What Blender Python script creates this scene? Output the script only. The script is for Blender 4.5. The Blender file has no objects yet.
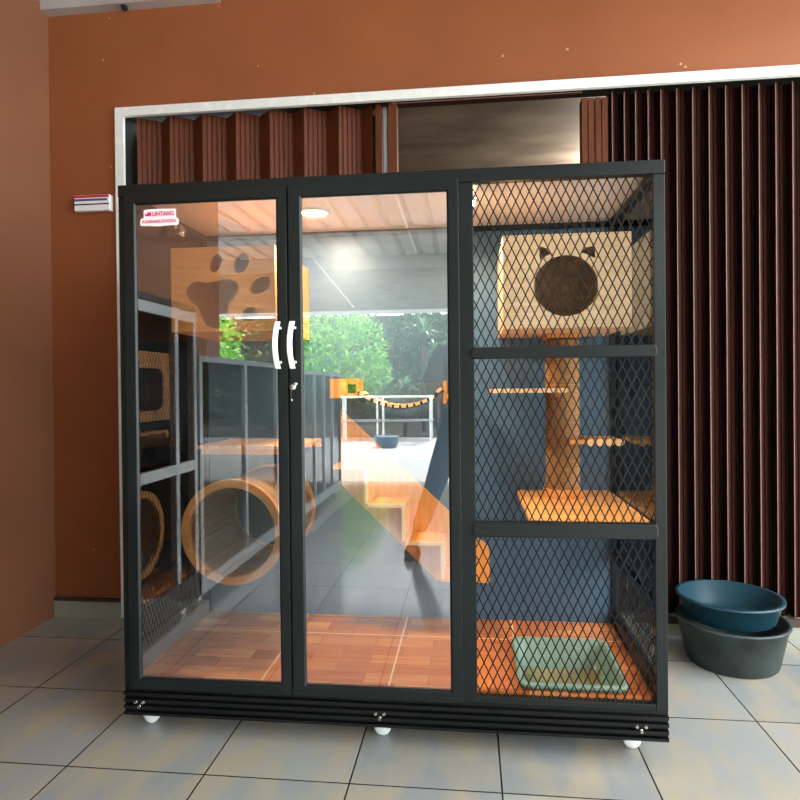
import bpy, bmesh, math, random
from mathutils import Vector, Matrix
random.seed(7)
PI = math.pi
S = bpy.context.scene
COL = S.collection

# ------------------------------------------------------------------ helpers
def root_loc(o):
    v = Vector((0, 0, 0))
    while o is not None:
        v = v + o.location
        o = o.parent
    return v

class MB:
    def __init__(s): s.v = []; s.f = []; s.sm = []
    def add(s, vs, fs, smooth=False):
        n = len(s.v); s.v += [tuple(v) for v in vs]
        s.f += [tuple(i + n for i in f) for f in fs]; s.sm += [smooth] * len(fs)
        return s
    def box(s, x0, x1, y0, y1, z0, z1):
        if x0 > x1: x0, x1 = x1, x0
        if y0 > y1: y0, y1 = y1, y0
        if z0 > z1: z0, z1 = z1, z0
        return s.add([(x0,y0,z0),(x1,y0,z0),(x1,y1,z0),(x0,y1,z0),(x0,y0,z1),(x1,y0,z1),(x1,y1,z1),(x0,y1,z1)],
              [(0,3,2,1),(4,5,6,7),(0,1,5,4),(1,2,6,5),(2,3,7,6),(3,0,4,7)])
    def tube(s, pts, r, n=8, cap=True, smooth=True):
        pts = [Vector(p) for p in pts]; rs = r if isinstance(r, (list, tuple)) else [r] * len(pts)
        vs = []; up = None
        for i, p in enumerate(pts):
            t = (pts[min(i+1, len(pts)-1)] - pts[max(i-1, 0)]).normalized()
            if up is None: up = Vector((0,0,1)) if abs(t.z) < .9 else Vector((1,0,0))
            a = t.cross(up).normalized(); b = a.cross(t).normalized(); up = b
            for k in range(n):
                an = 2*PI*k/n + PI/n
                vs.append(p + (a*math.cos(an) + b*math.sin(an)) * rs[i])
        fs = []
        for i in range(len(pts)-1):
            for k in range(n):
                fs.append((i*n+k, i*n+(k+1)%n, (i+1)*n+(k+1)%n, (i+1)*n+k))
        s.add(vs, fs, smooth)
        if cap:
            m = len(s.v) - len(vs)
            s.f.append(tuple(m+k for k in range(n))[::-1]); s.sm.append(False)
            m2 = m + (len(pts)-1)*n
            s.f.append(tuple(m2+k for k in range(n))); s.sm.append(False)
        return s
    def lathe(s, prof, c, n=32, axis='z', smooth=True, closed=False):
        vs = []
        for (r, h) in prof:
            for k in range(n):
                a = 2*PI*k/n; x, y = r*math.cos(a), r*math.sin(a)
                if axis == 'z': vs.append((c[0]+x, c[1]+y, c[2]+h))
                elif axis == 'y': vs.append((c[0]+x, c[1]+h, c[2]+y))
                else: vs.append((c[0]+h, c[1]+x, c[2]+y))
        m = len(prof); fs = []
        for i in range(m if closed else m-1):
            j = (i+1) % m
            for k in range(n):
                fs.append((i*n+k, i*n+(k+1)%n, j*n+(k+1)%n, j*n+k))
        return s.add(vs, fs, smooth)
    def prism(s, poly, axis, a0, a1):
        """poly: list of 2D points; axis 'y': (x,z) poly extruded y; 'x': (y,z) extruded x; 'z'."""
        def P(p, a):
            return {'y': (p[0], a, p[1]), 'x': (a, p[0], p[1]), 'z': (p[0], p[1], a)}[axis]
        n = len(poly)
        vs = [P(p, a0) for p in poly] + [P(p, a1) for p in poly]
        fs = [tuple(range(n))[::-1], tuple(range(n, 2*n))] + [(i, (i+1)%n, (i+1)%n+n, i+n) for i in range(n)]
        return s.add(vs, fs)

def tag(o, label=None, cat=None, group=None, kind=None):
    if label: o['label'] = label
    if cat: o['category'] = cat
    if group: o['group'] = group
    if kind: o['kind'] = kind
    return o

def finish(me, name, mat, parent=None, bevel=0, seg=2):
    o = bpy.data.objects.new(name, me); COL.objects.link(o)
    if mat: me.materials.append(mat)
    if parent:
        o.parent = parent
        me.transform(Matrix.Translation(-root_loc(parent)))
    if bevel:
        b = o.modifiers.new('bevel', 'BEVEL'); b.width = bevel; b.segments = seg; b.limit_method = 'ANGLE'; b.angle_limit = math.radians(40)
    return o

def obj(name, mb, mat, parent=None, bevel=0, seg=2):
    me = bpy.data.meshes.new(name); me.from_pydata(mb.v, [], mb.f)
    me.polygons.foreach_set('use_smooth', mb.sm)
    me.update()
    bm = bmesh.new(); bm.from_mesh(me); bmesh.ops.recalc_face_normals(bm, faces=bm.faces); bm.to_mesh(me); bm.free()
    return finish(me, name, mat, parent, bevel, seg)

GROUPS = {'cat_house':'cat houses with cut-out openings','cat_tunnel':'round cat tunnels','post_shelf':'little steps beside the scratching post','spiky_plant':'spiky plants at the end of the drive','garden_shrub':'shrubs in the planting bed','slatted_shelf':'slatted cat shelves','roof_brace':'thin white bars under the porch roof'}
def struct(name, mb, mat, parent=None):
    o = obj(name, mb, mat, parent)
    if parent is None: o['kind'] = 'structure'
    return o

def thing(name, loc, label, cat, group=None):
    o = bpy.data.objects.new(name, None); COL.objects.link(o); o.location = loc
    o.empty_display_size = .1
    return tag(o, label, cat, group or GROUPS.get(name))

def curve_mesh(cu):
    t = bpy.data.objects.new('tmp', cu); COL.objects.link(t)
    dg = bpy.context.evaluated_depsgraph_get()
    me = bpy.data.meshes.new_from_object(t.evaluated_get(dg))
    bpy.data.objects.remove(t); bpy.data.curves.remove(cu)
    return me

# map a flat mesh (x,y,z=thickness) into the world: plane 'xz' looking from -y, or 'yz' looking from +x
MXZ = Matrix(((1,0,0,0),(0,0,-1,0),(0,1,0,0),(0,0,0,1)))      # x->x, y->z, z->-y
MYZ = Matrix(((0,0,1,0),(1,0,0,0),(0,1,0,0),(0,0,0,1)))       # x->y, y->z, z->x

def plate(name, outline, holes, thick, mat, M, parent=None, bevel=0):
    """flat board with holes; thickness centred on the plane"""
    cu = bpy.data.curves.new('c', 'CURVE'); cu.dimensions = '2D'; cu.fill_mode = 'BOTH'
    cu.extrude = thick/2
    for pl in [outline] + list(holes):
        sp = cu.splines.new('POLY'); sp.points.add(len(pl)-1)
        for i, p in enumerate(pl): sp.points[i].co = (p[0], p[1], 0, 1)
        sp.use_cyclic_u = True
    me = curve_mesh(cu); me.name = name
    me.transform(M); me.materials.clear()
    return finish(me, name, mat, parent, bevel)

def text(name, body, size, mat, M, parent=None, ext=.0006, align='CENTER', wid=0, bold=0.0):
    cu = bpy.data.curves.new('t', 'FONT'); cu.body = body; cu.size = size; cu.extrude = ext; cu.align_x = align
    cu.offset = bold; cu.resolution_u = 3
    me = curve_mesh(cu); me.name = name; me.materials.clear()
    if wid:
        xs_ = [v.co.x for v in me.vertices]; k_ = wid/(max(xs_)-min(xs_)); me.transform(Matrix.Translation((-(max(xs_)+min(xs_))/2,0,0))); me.transform(Matrix.Scale(k_, 4, (1,0,0)))
    me.transform(M)
    return finish(me, name, mat, parent)

def circ(cx, cy, rx, ry=None, rot=0, n=40, a0=0, a1=2*PI, closed=True):
    ry = ry or rx; out = []
    for i in range(n if closed else n+1):
        a = a0 + (a1-a0)*i/n; x, y = rx*math.cos(a), ry*math.sin(a)
        out.append((cx + x*math.cos(rot) - y*math.sin(rot), cy + x*math.sin(rot) + y*math.cos(rot)))
    return out

def rrect(x0, x1, y0, y1, r, n=6, rs=None):
    rs = rs or [r]*4; out = []
    for (cx, cy, a, q) in ((x1, y1, 0, 0), (x0, y1, PI/2, 1), (x0, y0, PI, 2), (x1, y0, 3*PI/2, 3)):
        r = max(rs[q], 1e-4)
        ccx = cx - r if q in (0, 3) else cx + r; ccy = cy - r if q in (0, 1) else cy + r
        out += [(ccx + r*math.cos(a + PI/2*i/n), ccy + r*math.sin(a + PI/2*i/n)) for i in range(n+1)]
    return out

def smooth_closed(pts, k=6):
    n = len(pts); out = []
    for i in range(n):
        p0, p1, p2, p3 = [Vector(pts[(i+j-1) % n]) for j in range(4)]
        for q in range(k):
            t = q/k
            v = .5*((2*p1) + (p2-p0)*t + (2*p0-5*p1+4*p2-p3)*t*t + (3*p1-p0-3*p2+p3)*t**3)
            out.append((v.x, v.y))
    return out

# ------------------------------------------------------------------ materials
def srgb(c):
    return tuple(((x/255)/12.92 if x/255 <= .04045 else ((x/255+.055)/1.055)**2.4) for x in c) + (1,)

def mat(name, col, rough=.5, metal=0, col2=None, scale=8, stretch=(1,1,1), detail=4, bump=0, lo=.35, hi=.65, spec=.5, coat=0, emit=None, es=0, bscale=None):
    m = bpy.data.materials.new(name); m.use_nodes = True; nt = m.node_tree; N = nt.nodes; L = nt.links
    b = N['Principled BSDF']; b.inputs['Roughness'].default_value = rough; b.inputs['Metallic'].default_value = metal
    b.inputs['Specular IOR Level'].default_value = spec; b.inputs['Coat Weight'].default_value = coat
    b.inputs['Coat Roughness'].default_value = .08
    b.inputs['Base Color'].default_value = srgb(col)
    if emit: b.inputs['Emission Color'].default_value = srgb(emit); b.inputs['Emission Strength'].default_value = es
    if col2 or bump:
        tc = N.new('ShaderNodeTexCoord'); mp = N.new('ShaderNodeMapping'); mp.inputs['Scale'].default_value = stretch
        L.new(tc.outputs['Object'], mp.inputs['Vector'])
        no = N.new('ShaderNodeTexNoise'); no.inputs['Scale'].default_value = scale; no.inputs['Detail'].default_value = detail
        L.new(mp.outputs[0], no.inputs['Vector'])
        if col2:
            cr = N.new('ShaderNodeValToRGB'); cr.color_ramp.elements[0].position = lo; cr.color_ramp.elements[1].position = hi
            cr.color_ramp.elements[0].color = srgb(col); cr.color_ramp.elements[1].color = srgb(col2)
            L.new(no.outputs['Fac'], cr.inputs['Fac']); L.new(cr.outputs[0], b.inputs['Base Color'])
        if bump:
            bp = N.new('ShaderNodeBump'); bp.inputs['Strength'].default_value = bump; bp.inputs['Distance'].default_value = .01
            if bscale:
                n2 = N.new('ShaderNodeTexNoise'); n2.inputs['Scale'].default_value = bscale; L.new(tc.outputs['Object'], n2.inputs['Vector'])
                L.new(n2.outputs['Fac'], bp.inputs['Height'])
            else: L.new(no.outputs['Fac'], bp.inputs['Height'])
            L.new(bp.outputs[0], b.inputs['Normal'])
    return m

def glass(name, fac, tint=(1,1,1)):
    m = bpy.data.materials.new(name); m.use_nodes = True; nt = m.node_tree; N = nt.nodes; L = nt.links
    N.remove(N['Principled BSDF']); out = N['Material Output']
    g = N.new('ShaderNodeBsdfGlossy'); g.inputs['Roughness'].default_value = 0.0
    t = N.new('ShaderNodeBsdfTransparent'); t.inputs['Color'].default_value = (*tint, 1)
    fr = N.new('ShaderNodeFresnel'); fr.inputs['IOR'].default_value = 1.45
    ad = N.new('ShaderNodeMath'); ad.operation = 'ADD'; ad.use_clamp = True; ad.inputs[1].default_value = fac
    L.new(fr.outputs[0], ad.inputs[0])
    mx = N.new('ShaderNodeMixShader'); L.new(ad.outputs[0], mx.inputs[0])
    L.new(t.outputs[0], mx.inputs[1]); L.new(g.outputs[0], mx.inputs[2]); L.new(mx.outputs[0], out.inputs['Surface'])
    return m

def tiled(name, w, h, off, c1, c2, grout, gap, rough, extra=None, brick_off=0.0, patch=None, bumpg=.2, nsc=3, nst=(1,1,1), coat=0):
    """rectangular tiles or planks laid in x / y"""
    m = bpy.data.materials.new(name); m.use_nodes = True; nt = m.node_tree; N = nt.nodes; L = nt.links
    b = N['Principled BSDF']; b.inputs['Roughness'].default_value = rough; b.inputs['Coat Weight'].default_value = coat
    b.inputs['Coat Roughness'].default_value = .05
    tc = N.new('ShaderNodeTexCoord'); mp = N.new('ShaderNodeMapping'); mp.inputs['Location'].default_value = (off[0], off[1], 0)
    L.new(tc.outputs['Object'], mp.inputs['Vector'])
    br = N.new('ShaderNodeTexBrick'); br.offset = brick_off; br.inputs['Scale'].default_value = 1
    br.inputs['Brick Width'].default_value = w; br.inputs['Row Height'].default_value = h
    br.inputs['Mortar Size'].default_value = gap; br.inputs['Mortar Smooth'].default_value = .1; br.inputs['Bias'].default_value = 0
    br.inputs['Color1'].default_value = srgb(c1); br.inputs['Color2'].default_value = srgb(c2); br.inputs['Mortar'].default_value = srgb(grout)
    L.new(mp.outputs[0], br.inputs['Vector'])
    no = N.new('ShaderNodeTexNoise'); no.inputs['Scale'].default_value = nsc; no.inputs['Detail'].default_value = 5
    mp2 = N.new('ShaderNodeMapping'); mp2.inputs['Scale'].default_value = nst; L.new(tc.outputs['Object'], mp2.inputs['Vector']); L.new(mp2.outputs[0], no.inputs['Vector'])
    mx = N.new('ShaderNodeMixRGB'); mx.blend_type = 'MIX'
    cr = N.new('ShaderNodeValToRGB'); cr.color_ramp.elements[0].position = .42; cr.color_ramp.elements[1].position = .62
    L.new(no.outputs['Fac'], cr.inputs['Fac'])
    mu = N.new('ShaderNodeMath'); mu.operation = 'MULTIPLY'
    inv = N.new('ShaderNodeMath'); inv.operation = 'SUBTRACT'; inv.inputs[0].default_value = 1; L.new(br.outputs['Fac'], inv.inputs[1])
    L.new(cr.outputs[0], mu.inputs[0]); L.new(inv.outputs[0], mu.inputs[1])
    m2 = N.new('ShaderNodeMath'); m2.operation = 'MULTIPLY'; L.new(mu.outputs[0], m2.inputs[0]); m2.inputs[1].default_value = .75
    L.new(m2.outputs[0], mx.inputs[0]); L.new(br.outputs['Color'], mx.inputs[1]); mx.inputs[2].default_value = srgb(patch or c2)
    L.new(mx.outputs[0], b.inputs['Base Color'])
    bp = N.new('ShaderNodeBump'); bp.inputs['Strength'].default_value = bumpg; bp.inputs['Distance'].default_value = .002; bp.invert = True
    L.new(br.outputs['Fac'], bp.inputs['Height']); L.new(bp.outputs[0], b.inputs['Normal'])
    return m

M = {}
M['frame'] = mat('black_aluminium', (17,22,23), .3, .0, (24,29,29), 2.5, spec=.28)
M['rib'] = mat('ribbed_black_aluminium', (12,14,15), .25, .0, spec=.35)
M['meshwire'] = mat('black_wire', (8,8,9), .6, 0, spec=.25)
M['silver'] = mat('silver_aluminium', (165,170,172), .3, .5)
M['white'] = mat('white_paint', (245,246,242), .35, 0, (228,232,228), 30, lo=.25, hi=.5)
M['plastic'] = mat('white_plastic', (240,240,238), .3)
M['chrome'] = mat('chrome', (205,205,205), .12, 1)
M['blue'] = mat('blue_grey_panel', (64,92,114), .45, 0, (72,102,122), 3)
M['ceil_in'] = mat('white_composite_panel', (225,214,205), .3)
M['house1'] = mat('oak_plywood', (214,150,80), .45, 0, (196,130,64), 7, (1.2,1.2,9), bump=.03)
M['house2'] = mat('pale_plywood', (224,190,148), .5, 0, (210,174,130), 7, (1.2,1.2,7), bump=.03)
M['inner'] = mat('brown_inner_wood', (166,124,78), .6, 0, (148,108,66), 5)  # browner wood tone for tunnel barrels and a box body
M['orange'] = mat('honey_pine', (232,160,80), .4, 0, (216,142,64), 6, (9,1,1))
M['orange_y'] = mat('honey_pine_board', (238,172,94), .4, 0, (222,150,76), 7, (1,9,9))
M['pale'] = mat('pale_cut_edge', (236,196,140), .5)
M['rope'] = mat('sisal_rope', (176,130,76), .85, 0, (140,98,54), 60, (1,1,6), bump=.5)
M['tub'] = mat('sage_green_plastic', (116,146,130), .35, 0, (126,152,132), 4)
M['litter'] = mat('wet_tub_bottom', (150,140,96), .4, 0, (120,116,84), 8)
M['wall'] = mat('burnt_orange_wall_paint', (134,73,37), .55, 0, (147,83,44), 1.6, bump=.12, bscale=14, lo=.3, hi=.7)
M['wall_side'] = mat('brown_side_wall_paint', (126,80,54), .6, 0, (136,88,60), 1.4)
M['dark'] = mat('black_parts_and_gap_shade', (12,9,8), .8)  # black for small parts and panels, and for shade painted into door gaps
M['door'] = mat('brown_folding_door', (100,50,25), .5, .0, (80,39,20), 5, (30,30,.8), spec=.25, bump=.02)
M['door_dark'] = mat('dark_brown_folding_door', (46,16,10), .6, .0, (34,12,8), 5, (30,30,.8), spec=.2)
M['strip'] = mat('pale_door_edge', (126,90,80), .6, .0)  # pale tone for the thin leaf edges and the head strip
M['plaster'] = mat('stained_plaster', (150,138,124), .7, 0, (100,90,80), 1.8, (1,2.2,1), 6, lo=.3, hi=.7)
M['skirt'] = mat('grey_green_skirting', (150,152,134), .5)
M['skirt_dark'] = mat('dark_floor_edge', (60,44,36), .6)
M['roof'] = mat('galvanised_roof_sheet', (188,184,182), .45, .2, (165,160,156), 2)
M['awning'] = mat('grey_awning_slats', (150,126,104), .5, 0, (120,100,84), 3, (1,1,12))
def spots(m, scale, r, col):
    nt = m.node_tree; N = nt.nodes; L = nt.links; b = N['Principled BSDF']; src = b.inputs['Base Color'].links[0].from_socket
    tc = N.new('ShaderNodeTexCoord'); v = N.new('ShaderNodeTexVoronoi'); v.inputs['Scale'].default_value = scale; L.new(tc.outputs['Object'], v.inputs['Vector'])
    lt = N.new('ShaderNodeMath'); lt.operation = 'LESS_THAN'; lt.inputs[1].default_value = r; L.new(v.outputs['Distance'], lt.inputs[0])
    mx = N.new('ShaderNodeMixRGB'); L.new(lt.outputs[0], mx.inputs[0]); L.new(src, mx.inputs[1]); mx.inputs[2].default_value = srgb(col); L.new(mx.outputs[0], b.inputs['Base Color'])
spots(M['wall'], 7, .042, (196,156,116))
M['beam'] = mat('dull_steel_beam', (150,142,132), .5, .2)
M['pave'] = mat('pale_concrete_drive', (150,160,168), .75, 0, (176,172,162), 1.0)
M['soil'] = mat('planting_soil', (86,70,48), .9, 0, (66,60,40), 3)
M['bank'] = mat('brown_earth_bank', (92,70,50), .9, 0, (60,58,36), 1.5)
M['leaf_bright'] = mat('bright_green_leaf', (160,215,96), .5, 0, (96,168,62), 3)
M['leaf_mid'] = mat('mid_green_leaf', (52,78,38), .5, 0, (78,104,54), 3)
M['leaf_grey'] = mat('sage_green_leaf', (130,164,130), .5, 0, (92,132,92), 3)
M['bark'] = mat('bark', (84,62,44), .85, 0, (64,48,36), 12, (1,1,.3), bump=.4)
M['bucket'] = mat('black_rubber', (30,38,38), .45, 0, (52,66,64), 9)
M['teal'] = mat('dark_teal_plastic', (22,58,70), .35)
M['pot'] = mat('grey_blue_glazed_pot', (78,100,116), .3)
M['pink'] = mat('pink_sticker_ink', (214,24,110), .5)
M['sticker'] = mat('white_sticker_paper', (245,240,242), .45)
M['redink'] = mat('red_print', (190,50,50), .5)
M['blueink'] = mat('blue_print', (60,80,140), .5)
M['skin'] = mat('skin', (150,100,72), .55)
M['shirt'] = mat('brown_shirt_cloth', (96,74,62), .8, 0, (84,64,54), 30)
M['trousers'] = mat('navy_trouser_cloth', (34,48,66), .8, 0, (42,58,76), 30)
M['hair'] = mat('black_hair', (18,14,12), .5)
M['sandal'] = mat('black_sandal_rubber', (20,20,24), .6)
M['phone'] = mat('black_phone_glass', (12,12,14), .15)
M['lampglass'] = mat('warm_lamp_lens', (255,230,180), .4, emit=(255,206,130), es=22)
M['star'] = mat('warm_bulb', (255,240,205), .4, emit=(255,222,160), es=40)
M['glass'] = glass('door_glass', .135)
M['sideglass'] = glass('side_glass', .03, (.93,.95,.96))
M['tile'] = tiled('porch_tile', .44, .465, (-.36+.44*40, .19+.465*40), (152,153,148), (138,142,141), (50,47,44), .0028, .13, patch=(168,156,132), nsc=3.4, nst=(2.2,.8,1), bumpg=.25)
M['parquet'] = tiled('wood_look_floor_tile', .215, .0725, (-.462+.43*10, -.44+.435*10), (176,92,44), (232,158,92), (112,52,26), .0008, .14, brick_off=.5, patch=(206,118,60), nsc=9, nst=(.6,7,1), bumpg=.05, coat=.3)
M['grout'] = mat('cream_grout', (226,190,140), .5)

# ------------------------------------------------------------------ mesh of expanded metal
def lattice(u0, u1, v0, v1, p, h, M3, w=.0022, t=.0016, knuckle=True):
    """diamond mesh in a plane: M3(u,v,d) -> world"""
    mb = MB(); g = (h/p)
    def bar(a, b, d):
        a = Vector(a); b = Vector(b); t2 = (b-a).normalized(); n = Vector((-t2.y, t2.x))*w/2
        q = [a-n, b-n, b+n, a+n]
        vs = [M3(x.x, x.y, d) for x in q] + [M3(x.x, x.y, d+t) for x in q]
        mb.add(vs, [(0,3,2,1),(4,5,6,7),(0,1,5,4),(1,2,6,5),(2,3,7,6),(3,0,4,7)])
    W, H = u1-u0, v1-v0
    k = -int(H/h) - 1
    while k*p < W:
        x0 = k*p                                     # v = (x-x0)*g rising
        xa = max(0, x0); xb = min(W, x0 + H/g)
        if xb > xa + 1e-4:
            bar((u0+xa, v0+(xa-x0)*g), (u0+xb, v0+(xb-x0)*g), 0)
            bar((u1-xa, v0+(xa-x0)*g), (u1-xb, v0+(xb-x0)*g), t)
        k += 1
    return mb

# ================================================================== SETTING
floor = struct('floor', MB().box(-4.5, 9, -5.6, 1.6, -.1, 0), M['tile'])
m = MB()
TZ = 2.555                                             # top of the white trim
m.box(-.95, -.585, 1.0, 1.14, 0, 3.09); m.box(-.585, 4.1, 1.0, 1.14, TZ, 3.09); m.box(4.1, 4.6, 1.0, 1.14, 0, 3.09); m.box(-4.5, -.95, 1.0, 1.14, 0, 3.09)
struct('wall_back', m, M['wall'])
struct('wall_left', MB().box(-1.1, -.95, -3.15, 1.0, 0, 3.09), M['wall_side'])
struct('trim_1', MB().box(-.587, 4.1, .978, 1.0, TZ-.044, TZ), M['white'])
struct('trim_2', MB().box(-.587, -.545, .978, 1.0, 0.01, TZ-.044), M['white'])
struct('baseboard_left', MB().box(-.95, -.588, .985, 1.0, 0, .085), M['skirt'])
struct('trim_3', MB().box(-.95, -.588, .982, 1.0, .085, .10), M['skirt_dark'])
struct('trim_4', MB().box(-.535, 4.1, 1.0, 1.42, 0, .075), M['skirt'])
struct('trim_5', MB().box(1.9, 4.1, .995, 1.01, .06, .095), M['skirt_dark'])
struct('trim_6', MB().box(-.585, 4.1, 1.0, 1.14, 2.54, TZ-.001).box(-.584, -.545, 1.001, 1.14, 0, 2.54), M['dark'])   # black fill standing in for shade in the reveal around the folding door

# corrugated roof of the porch, ribs running out from the wall
m = MB(); prof = []
x = -4.5
while x < 3.4:
    prof += [(x, 3.09), (x+.16, 3.09), (x+.185, 3.125), (x+.225, 3.125)]; x += .25
vs = [(a, 1.5, b) for a, b in prof] + [(a, -7.9, b) for a, b in prof] + [(a, 1.5, b+.012) for a, b in prof] + [(a, -7.9, b+.012) for a, b in prof]
n = len(prof); fs = []
for i in range(n-1):
    fs += [(i, i+1, n+i+1, n+i), (2*n+i, 3*n+i, 3*n+i+1, 2*n+i+1)]
fs += [(0, n, 3*n, 2*n), (n-1, 2*n-1, 4*n-1, 3*n-1)]
m.add(vs, fs)
struct('ceiling', m, M['roof'])
for i, yy in enumerate((-1.6, -3.6, -5.6)):
    struct('trim_%d' % (7+i), MB().box(-4.5, 3.5, yy-.02, yy+.02, 3.04, 3.09), M['beam'])
struct('trim_10', MB().box(-4.5, 3.5, -7.35, -7.2, 2.90, 3.085), M['beam'])
# plasterboard edge and bolt at the top left corner of the wall
struct('trim_11', MB().box(-.95, -.04, .94, 1.0, 3.045, 3.09), M['roof'])

# room behind the folding door
m = MB()
m.box(.3, 3.2, 1.14, 1.16, 2.6, 3.0); m.box(.3, 3.2, 5.5, 5.6, 0, 3.0); m.box(.2, .3, 1.18, 5.6, 0, 3.0); m.box(3.2, 3.3, 1.18, 5.6, 0, 3.0)
struct('wall_inner', m, M['plaster'])
struct('trim_12', MB().box(.2, 3.3, 1.16, 5.6, 3.0, 3.05), M['plaster'])
struct('floor_inner', MB().box(.2, 3.3, 1.6, 5.6, -.05, 0), M['plaster'])

# outdoors
struct('ground_drive', MB().box(-14, 16, -12.3, -5.6, -.12, -.005), M['pave'])  # drive; its pale strip under the roof stands in for sunlit porch floor
struct('ground_bed', MB().box(-14, 16, -20, -12.3, -.12, 0.03), M['soil'])
struct('wall_far', MB().box(-14, 16, -19.6, -19.4, 0, 3.6), M['bank'])

# ------------------------------------------------------------------ folding door
fd = thing('folding_door', (0, 1.06, 0), 'dark brown steel folding door pleated behind the glass cat cage', 'door')
def fold(x0, x1, pitch, wide, y0, y1, z0, z1, ribs, thick=.004):
    mb = MB(); pts = []; x = x0
    while x < x1 - 1e-3:
        for k in range(ribs+1):                        # ribbed wide face slanting back
            t = k/ribs; bx = x + wide*t; by = y0 + (y1-y0)*t
            pts.append((bx, by))
            if k < ribs: pts += [(bx + wide/ribs*.62, by + (y1-y0)/ribs*.62), (bx + wide/ribs*.74, by + (y1-y0)/ribs*.74 + .005)]
        x += pitch
    pts.append((min(x, x1), y0))
    n = len(pts)
    vs = [(a, b, z0) for a, b in pts] + [(a, b, z1) for a, b in pts] + [(a, b+thick, z0) for a, b in pts] + [(a, b+thick, z1) for a, b in pts]
    fs = []
    for i in range(n-1): fs += [(i, i+1, n+i+1, n+i), (2*n+i, 3*n+i, 3*n+i+1, 2*n+i+1), (i+n, i+1+n, 3*n+i+1, 3*n+i), (i, 2*n+i, 2*n+i+1, i+1)]
    return mb.add(vs, fs)
obj('pleated_leaf', fold(-.505, .70, .173, .104, 1.042, 1.105, .08, 2.528, 5), M['door'], fd)
obj('gap_shade_strip', MB().box(-.539, -.48, 1.16, 1.2, .08, 2.52), M['dark'], fd)  # black strip added as the shade in the gap beside the first pleat
obj('added_dark_sheet', MB().box(-.48, .74, 1.16, 1.17, .08, 2.52), M['dark'], fd)  # black sheet added behind the pleats to stand in for shade
obj('end_post', MB().box(.715, .745, 1.04, 1.08, .08, 2.52), M['door'], fd)
obj('end_post', MB().box(.779, .82, 1.03, 1.08, .08, 2.52), M['door'], fd)
obj('guide_strip', MB().box(.752, .768, 1.05, 1.06, .08, 2.51), M['silver'], fd)
obj('head_rail', MB().box(.745, 1.69, 1.03, 1.07, 2.512, 2.53), M['door_dark'], fd)
obj('head_strip', MB().box(.79, 1.69, 1.028, 1.03, 2.513, 2.518), M['strip'], fd)
obj('flat_leaf', MB().box(.80, 1.70, 1.10, 1.12, .08, 1.95), M['door'], fd)
m = MB()
for k in range(4): m.box(1.688+.031*k, 1.688+.031*k+.025, 1.035+.004*(k % 2), 1.1, .08, 2.49)
obj('ribbed_post', m, M['door'], fd)
xs = [1.828,1.882,1.933,1.989,2.046,2.116,2.186]
while xs[-1] < 3.9: xs.append(xs[-1] + .072)
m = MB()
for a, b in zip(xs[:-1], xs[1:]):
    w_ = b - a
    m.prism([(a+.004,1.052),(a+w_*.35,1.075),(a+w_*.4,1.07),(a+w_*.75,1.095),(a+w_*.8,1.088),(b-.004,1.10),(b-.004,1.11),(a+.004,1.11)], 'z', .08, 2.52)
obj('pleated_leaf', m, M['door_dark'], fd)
obj('added_dark_sheet', MB().box(1.815, 3.95, 1.111, 1.116, .08, 2.53), M['dark'], fd)  # unseen black sheet added to keep room light out of the leaf gaps
for xx in xs:
    obj('leaf_edge', MB().box(xx-.0018, xx+.0018, 1.047, 1.052, .08, 2.515), M['strip'], fd)
bl = thing('bulb', (2.45, 3.3, 2.93), 'warm bulb on the plaster ceiling behind the folding door', 'lamp')
obj('bulb_glass', MB().lathe([(0.001,-.05),(.03,-.04),(.04,-.01),(.03,.03),(.02,.05)], (2.45,3.3,2.93), 16), M['star'], bl)
obj('bulb_socket', MB().lathe([(.001,.045),(.03,.045),(.03,.07),(.001,.07)], (2.45,3.3,2.93), 16), M['plastic'], bl)

# small box on the left of the wall
eb = thing('meter_box', (-.70, 1.0, 2.09), 'small white plastic box with a red and blue printed band on orange wall', 'electrical box')
obj('housing', MB().box(-.80, -.612, .965, 1.0, 2.045, 2.125), M['plastic'], eb, .004)
obj('printed_band', MB().box(-.80, -.615, .9625, .9655, 2.11, 2.122), M['redink'], eb)
obj('printed_band', MB().box(-.80, -.625, .9625, .9655, 2.094, 2.104), M['blueink'], eb)
obj('seam', MB().box(-.80, -.615, .9625, .9655, 2.074, 2.08), M['dark'], eb)
cb = tag(obj('ceiling_bolt', MB().lathe([(.001,-.012),(.014,-.01),(.016,0),(.016,.008)], (-.52,.965,3.039), 12), M['dark']), 'dark round bolt under the ceiling edge at the top left corner', 'bolt')

# ================================================================== THE CAT CAGE
W, H0, H1, D = 1.75, .063, 1.832, .66
FZ = .185
cg = thing('cat_cage', (.875, .33, 0), 'tall black aluminium cat cage with two glass doors and diamond mesh side', 'cat cage')
# ribbed base
m = MB()
m.box(0, W, .004, .03, H0, .16)
for z0 in (.064, .086, .108, .130): m.add(*((lambda z: ([(0,.004,z),(W,.004,z),(W,.004,z+.015),(0,.004,z+.015),(0,-.006,z+.003),(W,-.006,z+.003),(W,-.006,z+.012),(0,-.006,z+.012)], [(4,5,6,7),(0,1,5,4),(2,3,7,6),(1,2,6,5),(3,0,4,7)]))(z0)))
obj('base_front', m, M['rib'], cg)
m = MB(); m.box(0, .03, .03, D, H0, .17); m.box(W-.03, W, .03, D, H0, .17); m.box(.03, W-.03, D-.03, D, H0, .17)
obj('base_frame', m, M['rib'], cg)
for bx, dz in ((.055, 0), (.864, 0), (1.669, 0)):
    m = MB()
    for (dx, z) in ((-.013, .111), (.013, .111), (0, .096)): m.lathe([(.0045, -.011), (.0045, -.004), (.006,-.004)], (bx+dx, 0, z), 10, 'y'); m.lathe([(.0001,-.011),(.0045,-.011)], (bx+dx,0,z), 10, 'y')
    obj('base_bolts', m, M['chrome'], cg)
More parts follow.
